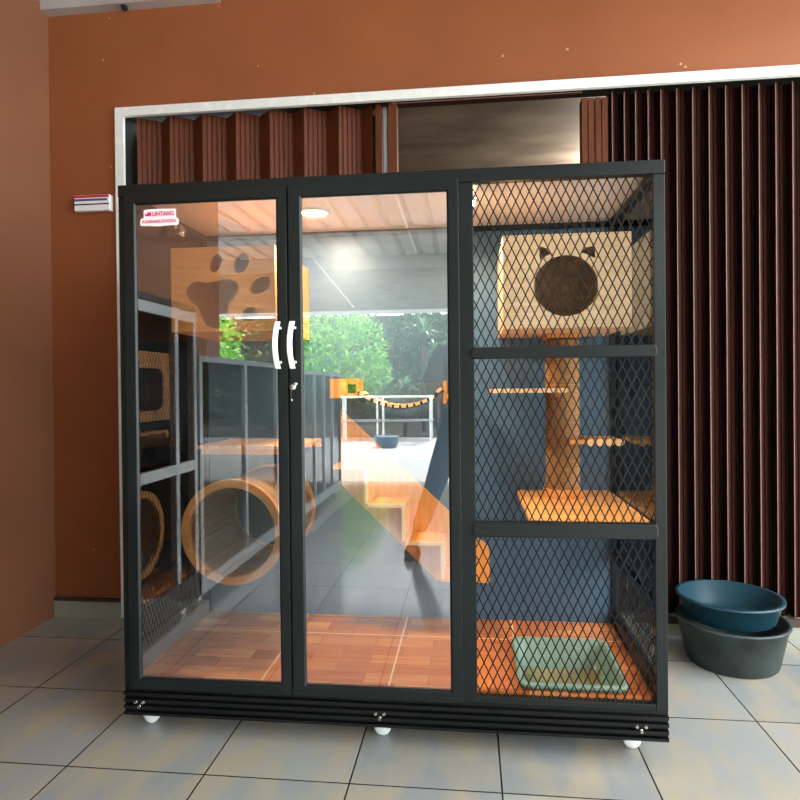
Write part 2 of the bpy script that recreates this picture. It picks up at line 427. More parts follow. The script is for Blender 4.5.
for (x, y) in ((.053,.082), (.861,.082), (1.660,.082), (.068,.6), (.86,.6), (1.648,.6)):
    c = obj('castor', MB().box(x-.012, x+.012, y+.014, y+.02, .02, .063).box(x-.02, x+.02, y-.02, y+.02, .057, .063), M['chrome'], cg)
    obj('wheel', MB().lathe([(.001,-.013),(.022,-.013),(.028,-.009),(.028,.009),(.022,.013),(.001,.013)], (x, y-.002, .028), 24, 'y'), M['plastic'], c)
# posts and rails
for (a, b, y0, y1) in ((0, .022, 0, .03), (W-.035, W, 0, .03)):
    obj('corner_post', MB().box(a, b, y0, y1, .16, 1.79), M['frame'], cg, .002)
for (a, b) in ((0, .03), (W-.03, W)): obj('corner_post', MB().box(a, b, D-.03, D, .17, 1.79), M['frame'], cg, .002)
obj('divider_post', MB().box(1.12, 1.174, 0.001, .03, .16, 1.79), M['frame'], cg, .002)
obj('top_rail', MB().box(0, W, -.004, .032, 1.79, H1), M['frame'], cg, .003)
obj('top_rail', MB().box(0.0, W, D-.03, D, 1.79, H1), M['frame'], cg, .002)
for (a, b) in ((0, .03), (W-.03, W)): obj('top_rail', MB().box(a, b, .032, D-.03, 1.785, H1), M['frame'], cg, .002)
obj('door_sill', MB().box(.022, W-.035, .002, .03, .157, .176), M['frame'], cg, .002)
obj('added_gap_strip', MB().box(.555, .605, .002, .02, .176, 1.79), M['frame'], cg)  # strip added behind the doors to stop light leaking through their gap
# panels
obj('back_panel', MB().box(.03, W-.03, D-.02, D-.008, .17, 1.79), M['blue'], cg)
obj('ceiling_panel', MB().box(.03, W-.03, .032, D-.03, 1.812, 1.826), M['ceil_in'], cg)
hx0, hx1, hy0, hy1 = 1.318, 1.634, .050, .402          # cut-out for the litter tub
fl = MB(); z0, z1 = FZ-.012, FZ
fl.box(.032, hx0, .03, D-.02, z0, z1); fl.box(hx1, W-.032, .03, D-.02, z0, z1); fl.box(hx0, hx1, .03, hy0, z0, z1); fl.box(hx0, hx1, hy1, D-.02, z0, z1)
fo = obj('floor_board', fl, M['parquet'], cg)
m = MB()
for x in (.463, .889): m.box(x-.003, x+.003, .031, D-.021, FZ-.001, FZ+.0006)
m.box(1.315, 1.321, .42, D-.021, FZ-.001, FZ+.0006)
m.box(.034, 1.3, .437, .442, FZ-.001, FZ+.0006); m.box(1.3, W-.034, .452, .457, FZ-.001, FZ+.0006)
obj('floor_joints', m, M['grout'], fo)
# side walls: glass above, mesh below
for sx, x, sgn in (('l', .015, 1), ('r', W-.015, -1)):
    obj('side_glass', MB().box(x-.002, x+.002, .03, D-.03, .47, 1.785), M['sideglass'], cg)
    obj('side_rail', MB().box(x-.012, x+.012, .03, D-.03, .445, .475), M['frame'], cg, .002)
    obj('side_rail', MB().box(x-.012, x+.012, .03, D-.03, .17, .235), M['silver'] if sx == 'l' else M['frame'], cg, .002)
    obj('side_mesh', lattice(.03, D-.03, .235, .445, .0225, .045, (lambda u, v, d, x=x: (x+d, u, v)), .0022), M['meshwire'], cg)
# front mesh panels
def railbar(z0, z1):
    return MB().prism([(1.164, z0+.01), (1.174, z0), (1.715, z0), (1.722, z0+.01), (1.722, z1-.01), (1.715, z1), (1.174, z1), (1.164, z1-.01)], 'y', -.009, .02)
obj('cross_rail', railbar(1.237, 1.274), M['frame'], cg, .003)
obj('cross_rail', railbar(.681, .729), M['frame'], cg, .004)
for (a, b) in ((.176, .681), (.729, 1.237), (1.274, 1.79)):
    obj('front_mesh', lattice(1.174, 1.715, a, b, .0277, .0585, lambda u, v, d: (u, .012+d, v), .0036, .0018), M['meshwire'], cg)
# lights fixed in the cage ceiling
dl = obj('downlight', MB().lathe([(.058,.0),(.062,-.006),(.05,-.008),(.048,-.002)], (.584, .33, 1.812), 32), M['plastic'], cg)
obj('lamp_lens', MB().lathe([(.0005,-.004),(.048,-.004)], (.584, .33, 1.812), 32), M['lampglass'], dl)
sl = obj('spotlight', MB().lathe([(.02,0),(.02,-.012),(.012,-.014)], (1.172, .24, 1.812), 20), M['chrome'], cg)
obj('lamp_bulb', MB().lathe([(.0005,-.030),(.009,-.027),(.012,-.02),(.011,-.013)], (1.172, .24, 1.812), 16), M['star'], sl)
# chrome swivel spot head on the left beam
sp = obj('swivel_head', MB().tube([(.045,.35,1.785),(.055,.345,1.765),(.05,.335,1.738)], [.012,.016,.017], 16), M['chrome'], cg)
obj('swivel_bracket', MB().box(.03,.05,.34,.36,1.775,1.79), M['plastic'], sp)
# glass doors
def glass_door(x0, x1, wl, wr, z0=.160, z1=1.803):
    y0, y1 = -.012, .0
    gx0, gx1, gz0, gz1 = x0+wl, x1-wr, z0+.036, z1-.041
    mb = MB()
    o = [(x0,z0),(x1,z0),(x1,z1),(x0,z1)]; i = [(gx0,gz0),(gx1,gz0),(gx1,gz1),(gx0,gz1)]
    e = .006; i2 = [(gx0-e,gz0-e),(gx1+e,gz0-e),(gx1+e,gz1+e),(gx0-e,gz1+e)]
    vs = [(a,y0,b) for a,b in o] + [(a,y0,b) for a,b in i2] + [(a,y0+.006,b) for a,b in i] + [(a,y1,b) for a,b in o] + [(a,y1,b) for a,b in i]
    fs = []
    for k in range(4):
        j = (k+1) % 4
        fs += [(k,j,4+j,4+k), (4+k,4+j,8+j,8+k), (8+k,8+j,16+j,16+k), (12+k,16+k,16+j,12+j), (k,12+k,12+j,j)]
    mb.add(vs, fs)
    d = obj('door', mb, M['frame'], cg, .0015)
    obj('glass_pane', MB().box(gx0-.003, gx1+.003, -.005, -.002, gz0-.003, gz1+.003), M['glass'], d)
    return d
d1 = glass_door(.025, .5775, .041, .036)
d2 = glass_door(.583, 1.128, .044, .037)
def handle(x, par, s):
    pts = []
    for k in range(15):
        t = k/14; z = 1.214 + .152*t; b = 4*t*(1-t)
        pts.append((x - .006*b*s, -.022 - .014*b, z))
    mb = MB(); vs = []; w = .0085
    for p in pts: vs += [(p[0]-w,p[1]-.004,p[2]),(p[0]+w,p[1]-.004,p[2]),(p[0]+w,p[1]+.004,p[2]),(p[0]-w,p[1]+.004,p[2])]
    fs = [(0,1,2,3),(59-3,59-2,59-1,59)]
    for k in range(14):
        for q in range(4): fs.append((k*4+q, k*4+(q+1)%4, k*4+4+(q+1)%4, k*4+4+q))
    mb.add(vs, fs)
    for z in (1.235, 1.345): mb.box(x+.002, x+.010, -.026, -.012, z-.004, z+.004)
    obj('handle', mb, M['plastic'], par, .0015)
handle(.549, d1, 1); handle(.597, d2, 1)
lk = obj('lock', MB().lathe([(.0005,-.024),(.008,-.024),(.011,-.021),(.012,-.0115)], (.595,0,1.155), 20, 'y').lathe([(.0005,-.021),(.006,-.021),(.007,-.0115)], (.603,0,1.165), 14, 'y'), M['chrome'], d2)
obj('key', MB().box(.594,.597,-.036,-.024,1.12,1.152).lathe([(.007,-.001),(.007,.001),(.004,.001),(.004,-.001)], (.5955,-.03,1.114), 16, 'x', closed=True), M['chrome'], d2)
# sticker on the left door glass
st = plate('sticker', smooth_closed([(.084,1.693),(.11,1.692),(.146,1.690),(.18,1.692),(.209,1.693),(.213,1.70),(.212,1.712),(.204,1.718),(.204,1.735),(.203,1.744),(.195,1.746),(.14,1.747),(.10,1.746),(.093,1.742),(.092,1.735),(.092,1.720),(.083,1.716),(.080,1.706),(.080,1.698)], 3), [], .0008, M['sticker'], Matrix.Translation((0,-.0056,0)) @ MXZ, d1)
Ts = lambda x, z: Matrix.Translation((x, -.0068, z)) @ MXZ
# text as part of the door (printed on the sticker)
text('sticker_print', 'LINTANG', .0205, M['pink'], Ts(.160, 1.724), d1, .0004, bold=.0005, wid=.074)
text('sticker_print', 'KANDANG KUCING', .0150, M['pink'], Ts(.146, 1.7015), d1, .0004, bold=.0002, wid=.116)
plate('sticker_cat', [(.098,1.724),(.118,1.724),(.118,1.733),(.1185,1.740),(.114,1.736),(.110,1.736),(.1075,1.740),(.106,1.733),(.101,1.731),(.098,1.734)], [], .0008, M['pink'], Matrix.Translation((0,-.0068,0)) @ MXZ, d1)

# ------------------------------------------------------------------ furniture in the cage
BY = D-.0205                                           # face of the back panel
# left cat house with paw cut-outs
def house(name, x0, x1, y0, y1, z0, z1, holes, mface, mside, label):
    t = thing(name, ((x0+x1)/2, y1, z0), label, 'cat house')
    th = .012
    plate('front_board', [(x0,z0),(x1,z0),(x1,z1),(x0,z1)], holes, th, mface, Matrix.Translation((0,y0+th/2,0)) @ MXZ, t)
    obj('side_board', MB().box(x0, x0+th, y0+th, y1, z0, z1), mside, t)
    obj('side_board', MB().box(x1-th, x1, y0+th, y1, z0, z1), mside, t)
    obj('top_board', MB().box(x0+th, x1-th, y0+th, y1, z1-th, z1), mface, t)
    obj('bottom_board', MB().box(x0+th, x1-th, y0+th, y1, z0, z0+th), mface, t)
    obj('back_board', MB().box(x0+th, x1-th, y1-th, y1, z0+th, z1-th), mface, t)
    return t
pad = smooth_closed([(0.153,1.503),(0.168,1.527),(0.194,1.537),(0.228,1.531),(0.265,1.535),(0.302,1.541),(0.335,1.533),(0.349,1.508),(0.338,1.48),(0.312,1.456),(0.308,1.417),(0.311,1.389),(0.292,1.371),(0.259,1.367),(0.226,1.38),(0.207,1.412),(0.193,1.445),(0.163,1.47)])
holes = [pad]
for (q, a, b, r) in (((.264,1.599),.021,.034,-20), ((.358,1.596),.026,.037,-28), ((.426,1.515),.025,.041,-62), ((.386,1.415),.024,.031,-80)):
    holes.append(circ(q[0], q[1], a, b, math.radians(r), 24))
house('cat_house', .097, .480, .17, BY, 1.356, 1.657, holes, M['house1'], M['orange'], 'oak cat house with a paw print cut into its front')
c = (1.487, 1.492); R = .107
e1 = [(1.399,1.624),(1.404,1.629),(1.421,1.622),(1.441,1.603),(1.424,1.596),(1.402,1.58),(1.399,1.595)]
e2 = [(1.533,1.603),(1.551,1.618),(1.577,1.625),(1.584,1.62),(1.585,1.583),(1.567,1.59),(1.551,1.599)]
house('cat_house', 1.275, 1.703, .212, BY, 1.349, 1.669, [circ(c[0], c[1], R, R*.97, 0, 48), e1, e2], M['house2'], M['house2'], 'pale plywood cat house with a round opening under two cat ears')

# round tunnel
tn = thing('cat_tunnel', (.332, BY, .66), 'round oak tunnel hanging low behind the left glass door', 'cat tunnel')
ky = 2.148/627.6
tc = (.311, .640); r0 = .189; r1 = .159
tn.location = (tc[0], BY, tc[1])
obj('ring', MB().lathe([(r1,.17),(r0,.17),(r0,.192),(r1,.192)], (tc[0], 0, tc[1]), 64, 'y', closed=True, smooth=False), M['house1'], tn, .002)
m = MB(); nb = 40
for i in range(nb):
    a0, a1 = 2*PI*i/nb, 2*PI*(i+.93)/nb
    ra, rb = r1+.004, r1+.016
    q = [(tc[0]+ra*math.cos(a0), tc[1]+ra*math.sin(a0)), (tc[0]+rb*math.cos(a0), tc[1]+rb*math.sin(a0)), (tc[0]+rb*math.cos(a1), tc[1]+rb*math.sin(a1)), (tc[0]+ra*math.cos(a1), tc[1]+ra*math.sin(a1))]
    m.prism(q, 'y', .192, BY-.02)
m.lathe([(r1+.015,.192),(r1+.018,.192),(r1+.018,BY-.02),(r1+.015,BY-.02)], (tc[0],0,tc[1]), 64, 'y', closed=True)
obj('barrel', m, M['inner'], tn)
obj('ring', MB().lathe([(r1,BY-.02),(r0,BY-.02),(r0,BY),(r1,BY)], (tc[0], 0, tc[1]), 64, 'y', closed=True, smooth=False), M['house1'], tn)

# slatted shelf over the tunnel
sh = thing('slatted_shelf', (.36, BY, .90), 'slatted pine shelf above the round tunnel', 'shelf')
m = MB()
for k_ in range(9): m.box(.126+k_*.0455, .126+k_*.0455+.039, .30, BY, .924, .936)
obj('slats', m, M['orange_y'], sh)
for ya_ in (.315, BY-.02): obj('bearer', MB().box(.14, .53, ya_, ya_+.02, .902, .924), M['orange'], sh)
for x in (.25, .45): obj('bracket', MB().prism([(BY-.02, .902), (.48, .902), (BY-.02, .845)], 'x', x-.006, x+.006), M['rib'], sh)

# bridge: two little boxes and slats hung between them
bx = thing('wall_box', (.66, BY, 1.10), 'small pine box with a square hole at left end of plank bridge', 'box')
plate('front_board', [(.598,1.110),(.712,1.110),(.712,1.187),(.598,1.187)], [[(.670,1.130),(.706,1.130),(.706,1.166),(.670,1.166)]], .01, M['orange'], Matrix.Translation((0,.505,0)) @ MXZ, bx)
obj('box_body', MB().box(.598,.608,.51,BY,1.11,1.187).box(.702,.712,.51,BY,1.11,1.187).box(.608,.702,.51,BY,1.11,1.12).box(.608,.702,.51,BY,1.177,1.187), M['orange'], bx)
ba = thing('bridge_block', (1.10, BY, 1.10), 'pine block holding the right end of plank bridge', 'block')
obj('block_board', MB().box(1.053,1.065,.50,BY,1.085,1.175), M['orange'], ba, .002); obj('block_top', MB().box(1.065,1.16,.50,BY,1.105,1.12), M['orange'], ba)
br = thing('plank_bridge', (.88, BY, 1.07), 'sagging plank bridge strung between two pine wall blocks', 'cat bridge')
nP = 12; P = []
for i in range(nP):
    t = (i+.5)/nP; x = .715 + .335*t; z = 1.134 - .058*4*t*(1-t)*1.0 + .012*(t > .9)
    P.append((x, z, -.062*4*(1-2*t)/.335))
m = MB()
for i, (x, z, s) in enumerate(P):
    a = math.atan(s); c_, s_ = math.cos(a)*.0095, math.sin(a)*.0095; nx, nz = -math.sin(a)*.0065, math.cos(a)*.0065
    m.prism([(x-c_-nx, z-s_-nz), (x+c_-nx, z+s_-nz), (x+c_+nx, z+s_+nz), (x-c_+nx, z-s_+nz)], 'y', .49, .62)
obj('planks', m, M['pale'], br)
m = MB()
for y in (.505, .605): m.tube([(.712,y,1.128)] + [(x, y, z-.003) for x, z, s in P] + [(1.057,y,1.132)], .0075, 6)
obj('cord', m, M['dark'], br)

# stairs against the back wall
sr = thing('cat_stairs', (.93, BY, .35), 'pine cat staircase stepping down to the right on the blue back panel', 'stairs')
poly = [(.615,.742),(1.015,.347),(1.233,.340),(1.232,.47),(1.226,.492),(1.21,.508),(1.161,.535),(1.071,.631),(.615,1.06)]
obj('back_board', MB().prism(poly, 'y', BY-.016, BY), M['orange'], sr)
for a, b, z, zn in ((.620,.757,.844,.695), (.757,.903,.695,.549), (.903,1.053,.549,.407)):
    obj('tread', MB().box(a, b, .458, BY-.016, z-.014, z), M['orange'], sr)
    obj('tread_edge', MB().box(a, b, .45, .458, z-.014, z), M['pale'], sr)
    obj('riser', MB().box(b-.013, b, .458, BY-.016, zn, z-.014), M['orange'], sr)
    obj('riser_edge', MB().box(b-.013, b, .45, .458, zn, z-.014), M['pale'], sr)
obj('tread', MB().box(1.04, 1.18, .46, BY-.016, .393, .405), M['orange'], sr)

# scratching post, platform, little shelves
pf = thing('platform', (1.53, BY, .72), 'honey pine platform board holding up the rope scratching post', 'platform')
obj('board', MB().box(1.346, 1.716, .055, BY, .707, .725), M['orange_y'], pf, .002)
m = MB(); m.box(1.43, 1.46, BY-.2, BY, .68, .707)
obj('bracket', m, M['rib'], pf)
po = thing('scratching_post', (1.525, .5, .725), 'thick brown rope scratching post under the pale cat house', 'scratching post')
obj('base_block', MB().box(1.445, 1.58, .43, .57, .725, .757), M['orange'], po, .004)
m = MB(); prof = []; z = .757
while z < 1.325:
    prof += [(.0605, z), (.0645, z+.0025), (.0645, z+.0055), (.0605, z+.008)]; z += .008
m.lathe(prof, (1.512, .5, 0), 32)
obj('rope_winding', m, M['rope'], po)
obj('top_block', MB().box(1.445, 1.572, .43, .57, 1.331, 1.349), M['orange'], po, .003)
s1 = thing('post_shelf', (1.37, .46, 1.14), 'thin pine step fixed left of the scratching post, the higher of the two', 'shelf', None)
obj('step_board', MB().box(1.235, 1.515, .36, .43, 1.128, 1.140).box(1.235, 1.446, .43, .56, 1.128, 1.140), M['orange'], s1)
for i in range(7): obj('slat_end', MB().box(1.243+i*.039, 1.243+i*.039+.031, .352, .360, 1.126, 1.142), M['pale'], s1)
s2 = thing('post_shelf', (1.64, .48, .95), 'short pine step right of the scratching post, the lower of the two', 'shelf', None)
obj('step_board', MB().box(1.592, 1.712, .36, .58, .938, .950).box(1.52, 1.592, .36, .430, .938, .950), M['orange'], s2)
for i in range(4): obj('slat_end', MB().tube([(1.592+i*.0335, .352, .944), (1.592+i*.0335, .362, .944)], .0135, 10), M['pale'], s2)

# litter tub sunk in the floor cut-out
tb = thing('litter_tub', (1.476, .226, .1), 'sage green plastic litter tub set in the wooden cage floor', 'tub')
def rr3(x0, x1, y0, y1, r, z): return [(a, b, z) for a, b in rrect(x0, x1, y0, y1, r, 5)]
rings = [rr3(1.333,1.619,.066,.387,.03,.096), rr3(1.321,1.631,.054,.399,.035,.19), rr3(1.305,1.647,.036,.416,.035,.194), rr3(1.303,1.649,.034,.418,.036,.205),
         rr3(1.309,1.643,.040,.412,.034,.210), rr3(1.319,1.633,.051,.401,.032,.207), rr3(1.326,1.626,.060,.393,.032,.19), rr3(1.339,1.613,.073,.381,.028,.102)]
m = MB(); n = len(rings[0])
vs = [v for r in rings for v in r]; fs = []
for i in range(len(rings)-1):
    for q in range(n): fs.append((i*n+q, i*n+(q+1)%n, (i+1)*n+(q+1)%n, (i+1)*n+q))
fs.append(tuple(range(n))[::-1]); fs.append(tuple(range((len(rings)-1)*n, len(rings)*n)))
m.add(vs, fs, True)
tbo = obj('tub_shell', m, M['tub'], tb)
obj('tub_bottom', MB().prism([(a,b) for a,b,_ in rr3(1.341,1.611,.075,.379,.026,0)], 'z', .103, .106), M['litter'], tb)
obj('drain_knob', MB().lathe([(.0005,.013),(.01,.012),(.013,.006),(.014,0)], (1.56,.22,.106), 16), M['orange'], tb)

# ------------------------------------------------------------------ tubs on the porch at the right
b1 = tag(obj('rubber_bucket', MB().lathe([(.0005,0),(.165,0),(.175,.01),(.208,.17),(.216,.172),(.216,.182),(.203,.182),(.168,.02),(.0005,.014)], (2.23,.76,0), 48), M['bucket']), 'round black rubber bucket on the tiles right of the cage', 'bucket')
t2 = thing('teal_basin', (2.22,.76,.183), 'dark teal plastic basin stacked on the black rubber bucket', 'basin')
obj('bowl', MB().lathe([(.0005,0),(.165,0),(.172,.008),(.195,.085),(.205,.086),(.205,.094),(.188,.094),(.162,.012),(.0005,.01)], (2.22,.76,.1825), 48), M['teal'], t2)

# ------------------------------------------------------------------ neighbouring cages on the left (seen mirrored in the glass)
def side_cage(y0, y1, x0, x1, h, label, bays):
    t = thing('cat_cage', ((x0+x1)/2, (y0+y1)/2, 0), label, 'cat cage', 'low glass cages along the left wall')
    b = MB(); b.box(x0, x1, y0, y1, .06, .14)
    obj('base_frame', b, M['silver'], t)
    for y in (y0, y1-.04):
        for x in (x0, x1-.04): obj('corner_post', MB().box(x, x+.04, y, y+.04, .14, h), M['silver'], t)
    obj('top_panel', MB().box(x0, x1, y0, y1, h, h+.03), M['silver'], t)
    obj('back_panel', MB().box(x0+.005, x0+.015, y0+.04, y1-.04, .14, h), M['blue'], t)
    for y in (y0+.02, y1-.03): obj('end_panel', MB().box(x0+.04, x1-.04, y, y+.008, .14, h), M['dark'], t)
    L = (y1-y0-.08)/bays
    for i in range(1, bays): obj('door_stile', MB().box(x1-.03, x1, y0+.04+L*i-.02, y0+.04+L*i+.02, .14, h), M['silver'], t)
    for i in range(bays): obj('glass_pane', MB().box(x1-.018, x1-.014, y0+.04+L*i+.02, y0+.04+L*(i+1)-.02, .14, h), M['glass'], t)
    for y in (y0+.08, y1-.08):
        for x in (x0+.06, x1-.06): obj('castor', MB().lathe([(.001,-.012),(.028,-.012),(.028,.012),(.001,.012)], (x, y, .03), 16, 'x').box(x-.012,x+.012,y-.012,y+.012,.045,.06), M['plastic'], t)
    return t
side_cage(-3.24, -1.20, -.86, -.26, 1.30, 'low silver framed glass cage by the left wall, next to the tall mesh one', 3)
side_cage(-4.84, -3.27, -.86, -.26, 1.27, 'low silver framed glass cage farthest along the left side of porch', 4)
xa, xb, ya, yb, h = -.86, -.26, -1.17, -.42, 1.55
ac = thing('cat_cage', ((xa+xb)/2, (ya+yb)/2, 0), 'tall narrow mesh cat cage reflected at left edge of the glass', 'cat cage')
obj('base_frame', MB().box(xa, xb, ya, yb, .06, .20), M['rib'], ac)
for y in (ya, yb-.035):
    for x in (xa, xb-.035): obj('corner_post', MB().box(x, x+.035, y, y+.035, .20, h), M['silver'], ac)
obj('door_stile', MB().box(xb-.03, xb, -.965, -.93, .20, h), M['silver'], ac)
for z in (.735, h-.055): obj('cross_rail', MB().box(xb-.03, xb-.001, ya+.035, yb-.035, z, z+.05), M['silver'], ac)
obj('top_panel', MB().box(xa, xb, ya, yb, h, h+.03), M['rib'], ac)
obj('back_panel', MB().box(xa+.005, xa+.015, ya+.035, yb-.035, .20, h), M['door'], ac)
obj('floor_board', MB().box(xa+.015, xb-.03, ya+.02, yb-.02, .20, .215), M['parquet'], ac)
for (a, b) in ((.20,.75), (.81,h-.06)):
    obj('front_mesh', lattice(ya+.035, yb-.035, a, b, .0277, .0585, lambda u, v, d: (xb-.012+d, u, v), .003, .0015), M['meshwire'], ac)
obj('end_panel', MB().box(xa+.035, xb-.035, ya+.012, ya+.02, .20, h), M['dark'], ac)
for y in (ya+.08, yb-.08):
    for x in (xa+.06, xb-.06): obj('castor', MB().lathe([(.001,-.012),(.028,-.012),(.028,.012),(.001,.012)], (x, y, .03), 16, 'x').box(x-.012,x+.012,y-.012,y+.012,.045,.06), M['plastic'], ac)
hs = thing('cat_house', (-.6,-.88,1.0), 'oak cat house with a round cornered window inside tall narrow cage', 'cat house')
plate('front_board', [(-1.10,1.0),(-.66,1.0),(-.66,1.333),(-1.10,1.333)], [rrect(-1.015,-.74,1.048,1.255,.05)], .012, M['house1'], Matrix.Translation((-.37,0,0)) @ MYZ, hs)
obj('box_body', MB().box(-.80,-.376,-1.10,-1.088,1.0,1.333).box(-.80,-.376,-.672,-.66,1.0,1.333).box(-.80,-.376,-1.088,-.672,1.0,1.012).box(-.80,-.376,-1.088,-.672,1.321,1.333).box(-.81,-.80,-1.10,-.66,1.0,1.333), M['inner'], hs)
ss = thing('slatted_shelf', (-.6,-.88,.9), 'slatted oak shelf in the tall narrow cage, under its cat house', 'shelf')
m = MB()
for i in range(6): m.box(-.44-.07*i, -.385-.07*i, -1.10, -.6, .93, .945)
obj('slats', m, M['house1'], ss)
for ya_ in (-1.10, -.62): obj('bearer', MB().box(-.84,-.385,ya_,ya_+.02,.90,.93), M['house1'], ss)
t3 = thing('cat_tunnel', (-.6,-.86,.5), 'round oak tunnel in the tall narrow cage, below its slatted shelf', 'cat tunnel')
obj('ring', MB().lathe([(.17,-.40),(.205,-.40),(.205,-.38),(.17,-.38)], (0,-.83,.465), 48, 'x', closed=True, smooth=False), M['house1'], t3)
obj('barrel', MB().lathe([(.18,-.82),(.19,-.82),(.19,-.40),(.18,-.40)], (0,-.83,.465), 48, 'x', closed=True), M['inner'], t3)

# ------------------------------------------------------------------ awning, poles, yard furniture (mirrored)
aw = thing('awning', (1, -7.45, 2.22), 'grey slatted roll-down awning closing the top of the porch mouth', 'awning')
m = MB(); z = 2.31
while z < 2.98:
    m.box(-4.4, 3.4, -7.44, -7.42, z, z+.05); m.box(-4.4, 3.4, -7.438, -7.430, z+.05, z+.06); z += .06
obj('slat_curtain', m, M['awning'], aw)
obj('bottom_bar', MB().box(-4.4, 3.4, -7.46, -7.40, 2.26, 2.31), M['white'], aw)
for (a, b, lab) in (((-1.13,-7.14,3.06), (-.53,-7.14,2.32), 'thin white brace slanting down in front of the rolled grey awning'), ((.43,-4.2,3.075), (.41,-6.9,3.075), 'thin white conduit running straight under the porch roof')):
    tag(obj('roof_brace', MB().tube([a, b], .012, 8), M['white']), lab, 'brace', GROUPS['roof_brace'])
rk = thing('metal_rack', (-.4, -11.4, 0), 'white metal rack standing at the edge of the driveway', 'rack')
m = MB(); m.box(-1.75, .35, -11.5, -11.46, .92, .96); m.box(-1.75, .35, -12.0, -11.96, .92, .96)
obj('top_rail', m, M['white'], rk)
for x in (-1.72, -1.55, -.85, -.72, .30):
    obj('rack_leg', MB().box(x-.02, x+.02, -11.5, -11.46, 0, .92), M['white'], rk)
obj('rack_leg', MB().box(.28,.32,-12.0,-11.96,0,.92), M['white'], rk); obj('rack_leg', MB().box(-1.72,-1.68,-12.0,-11.96,0,.92), M['white'], rk)
obj('shelf_board', MB().box(-1.75,.35,-12.0,-11.46,.40,.43), M['silver'], rk)
tag(obj('flower_pot', MB().lathe([(.0005,0),(.17,0),(.22,.06),(.235,.20),(.25,.21),(.24,.22),(.20,.20),(.0005,.18)], (-.45,-10.0,-.01), 32), M['pot']), 'wide grey blue pot on the driveway in front of white rack', 'pot')

def leaves(name, clumps, n, size, mt, parent, narrow=.45):
    mb = MB()
    for i in range(n):
        c, r = random.choice(clumps)
        d = Vector((random.gauss(0,1), random.gauss(0,1), random.gauss(0,1))).normalized()
        rad = random.random()**.33
        p = Vector(c) + Vector((d.x*r[0], d.y*r[1], d.z*r[2])) * rad
        if p.z < .05: p.z = .05 + random.random()*.1
        u = (d + Vector((random.gauss(0,.6), random.gauss(0,.6), random.gauss(0,.6)))).normalized()
        v = u.cross(Vector((random.gauss(0,1), random.gauss(0,1), random.gauss(0,1)))).normalized()
        w = u.cross(v)
        s = size*random.uniform(.6, 1.3)
        mb.add([p, p+u*s*.5+v*s*narrow*.5+w*s*.05, p+u*s, p+u*s*.5-v*s*narrow*.5+w*s*.05], [(0,1,2),(0,2,3)])
    return obj(name, mb, mt, parent)
def shrub(loc, clumps, n, size, mt, label, cat='shrub', name='garden_shrub', trunk=.06):
    t = thing(name, loc, label, cat)
    leaves('foliage', clumps, n, size, mt, t)
    zt = max(c[2] for c, r in clumps)
    mb = MB()
    for c, r in clumps: mb.tube([(loc[0], loc[1], .0), (loc[0]*.6+c[0]*.4, loc[1]*.6+c[1]*.4, c[2]*.5), c], [trunk, trunk*.7, trunk*.2], 7)
    obj('branches', mb, M['bark'], t)
    return t
shrub((-2.0,-13.2,.03), [((-2.6,-13.2,1.9),(.75,.6,.7)), ((-1.7,-13.1,2.1),(.85,.6,.75)), ((-2.2,-13.0,1.4),(.9,.6,.6)), ((-1.3,-13.1,1.5),(.5,.5,.5)), ((-2.2,-13.3,2.7),(.9,.6,.6))], 5200, .15, M['leaf_bright'], 'big bright green leafy shrub mirrored in the middle door')
shrub((-6.6,-13.4,.03), [((-7.1,-13.4,2.0),(1.3,.8,.9)), ((-5.8,-13.3,2.3),(1.2,.8,.9)), ((-6.4,-13.4,3.2),(1.4,.8,.8)), ((-5.3,-13.4,1.4),(.9,.6,.8))], 6000, .17, M['leaf_bright'], 'wide bright green shrub mirrored at right of the left door')
shrub((3.5,-14.0,.03), [((3.0,-14.0,2.2),(1.5,.8,1.0)), ((4.6,-14.0,2.8),(1.5,.8,1.0)), ((3.6,-14.0,1.0),(1.6,.8,.8))], 5000, .17, M['leaf_mid'], 'dark green shrub at right end of the planting bed')
shrub((.2,-15.2,.03), [((-.8,-15.3,1.0),(1.3,.7,.8)), ((.6,-15.3,1.2),(1.1,.7,.7)), ((-.1,-15.3,2.6),(1.1,.7,.6)), ((1.5,-15.3,2.3),(1.0,.7,.8))], 5500, .16, M['leaf_mid'], 'loose green shrub behind the spiky plants')
hd = obj('hedge_foliage', MB(), None)
bpy.data.objects.remove(hd)
tg = leaves('hedge_foliage', [((x, -17.5+.4*math.sin(x), z), (1.6, .8, 1.3)) for x in range(-13, 15, 2) for z in (1.2, 3.0, 4.6)], 6000, .26, M['leaf_mid'], None)
tag(tg, 'tall mixed green hedge leaves closing off the far end', 'hedge', kind='stuff')
def spiky(c, n, L, label):
    t = thing('spiky_plant', (c[0], c[1], 0.03), label, 'plant', None)
    mb = MB()
    for i in range(n):
        a = random.uniform(0, 2*PI); e = random.uniform(-.2, 1.3); l = L*random.uniform(.7,1.1)
        d = Vector((math.cos(a)*math.cos(e), math.sin(a)*math.cos(e), math.sin(e))); s = d.cross(Vector((0,0,1))).normalized()*.028
        p = Vector(c); q = p+d*l*.55; r = p+d*l+Vector((0,0,-l*.22))
        mb.add([p-s*.6, p+s*.6, q+s, q-s, r], [(0,1,2,3),(3,2,4)])
    obj('leaves', mb, M['leaf_grey'], t)
    obj('stem', MB().tube([(c[0],c[1],0), c], .05, 8), M['bark'], t)
spiky((0.0,-13.7,2.5), 60, .65, 'pale spiky rosette plant on the tallest stem, above the rack')
spiky((.42,-12.5,1.95), 55, .45, 'pale spiky rosette plant on a middling stem beside the photographer')
spiky((-.35,-12.45,1.15), 50, .38, 'pale spiky rosette plant on a short stem, lowest of the three')

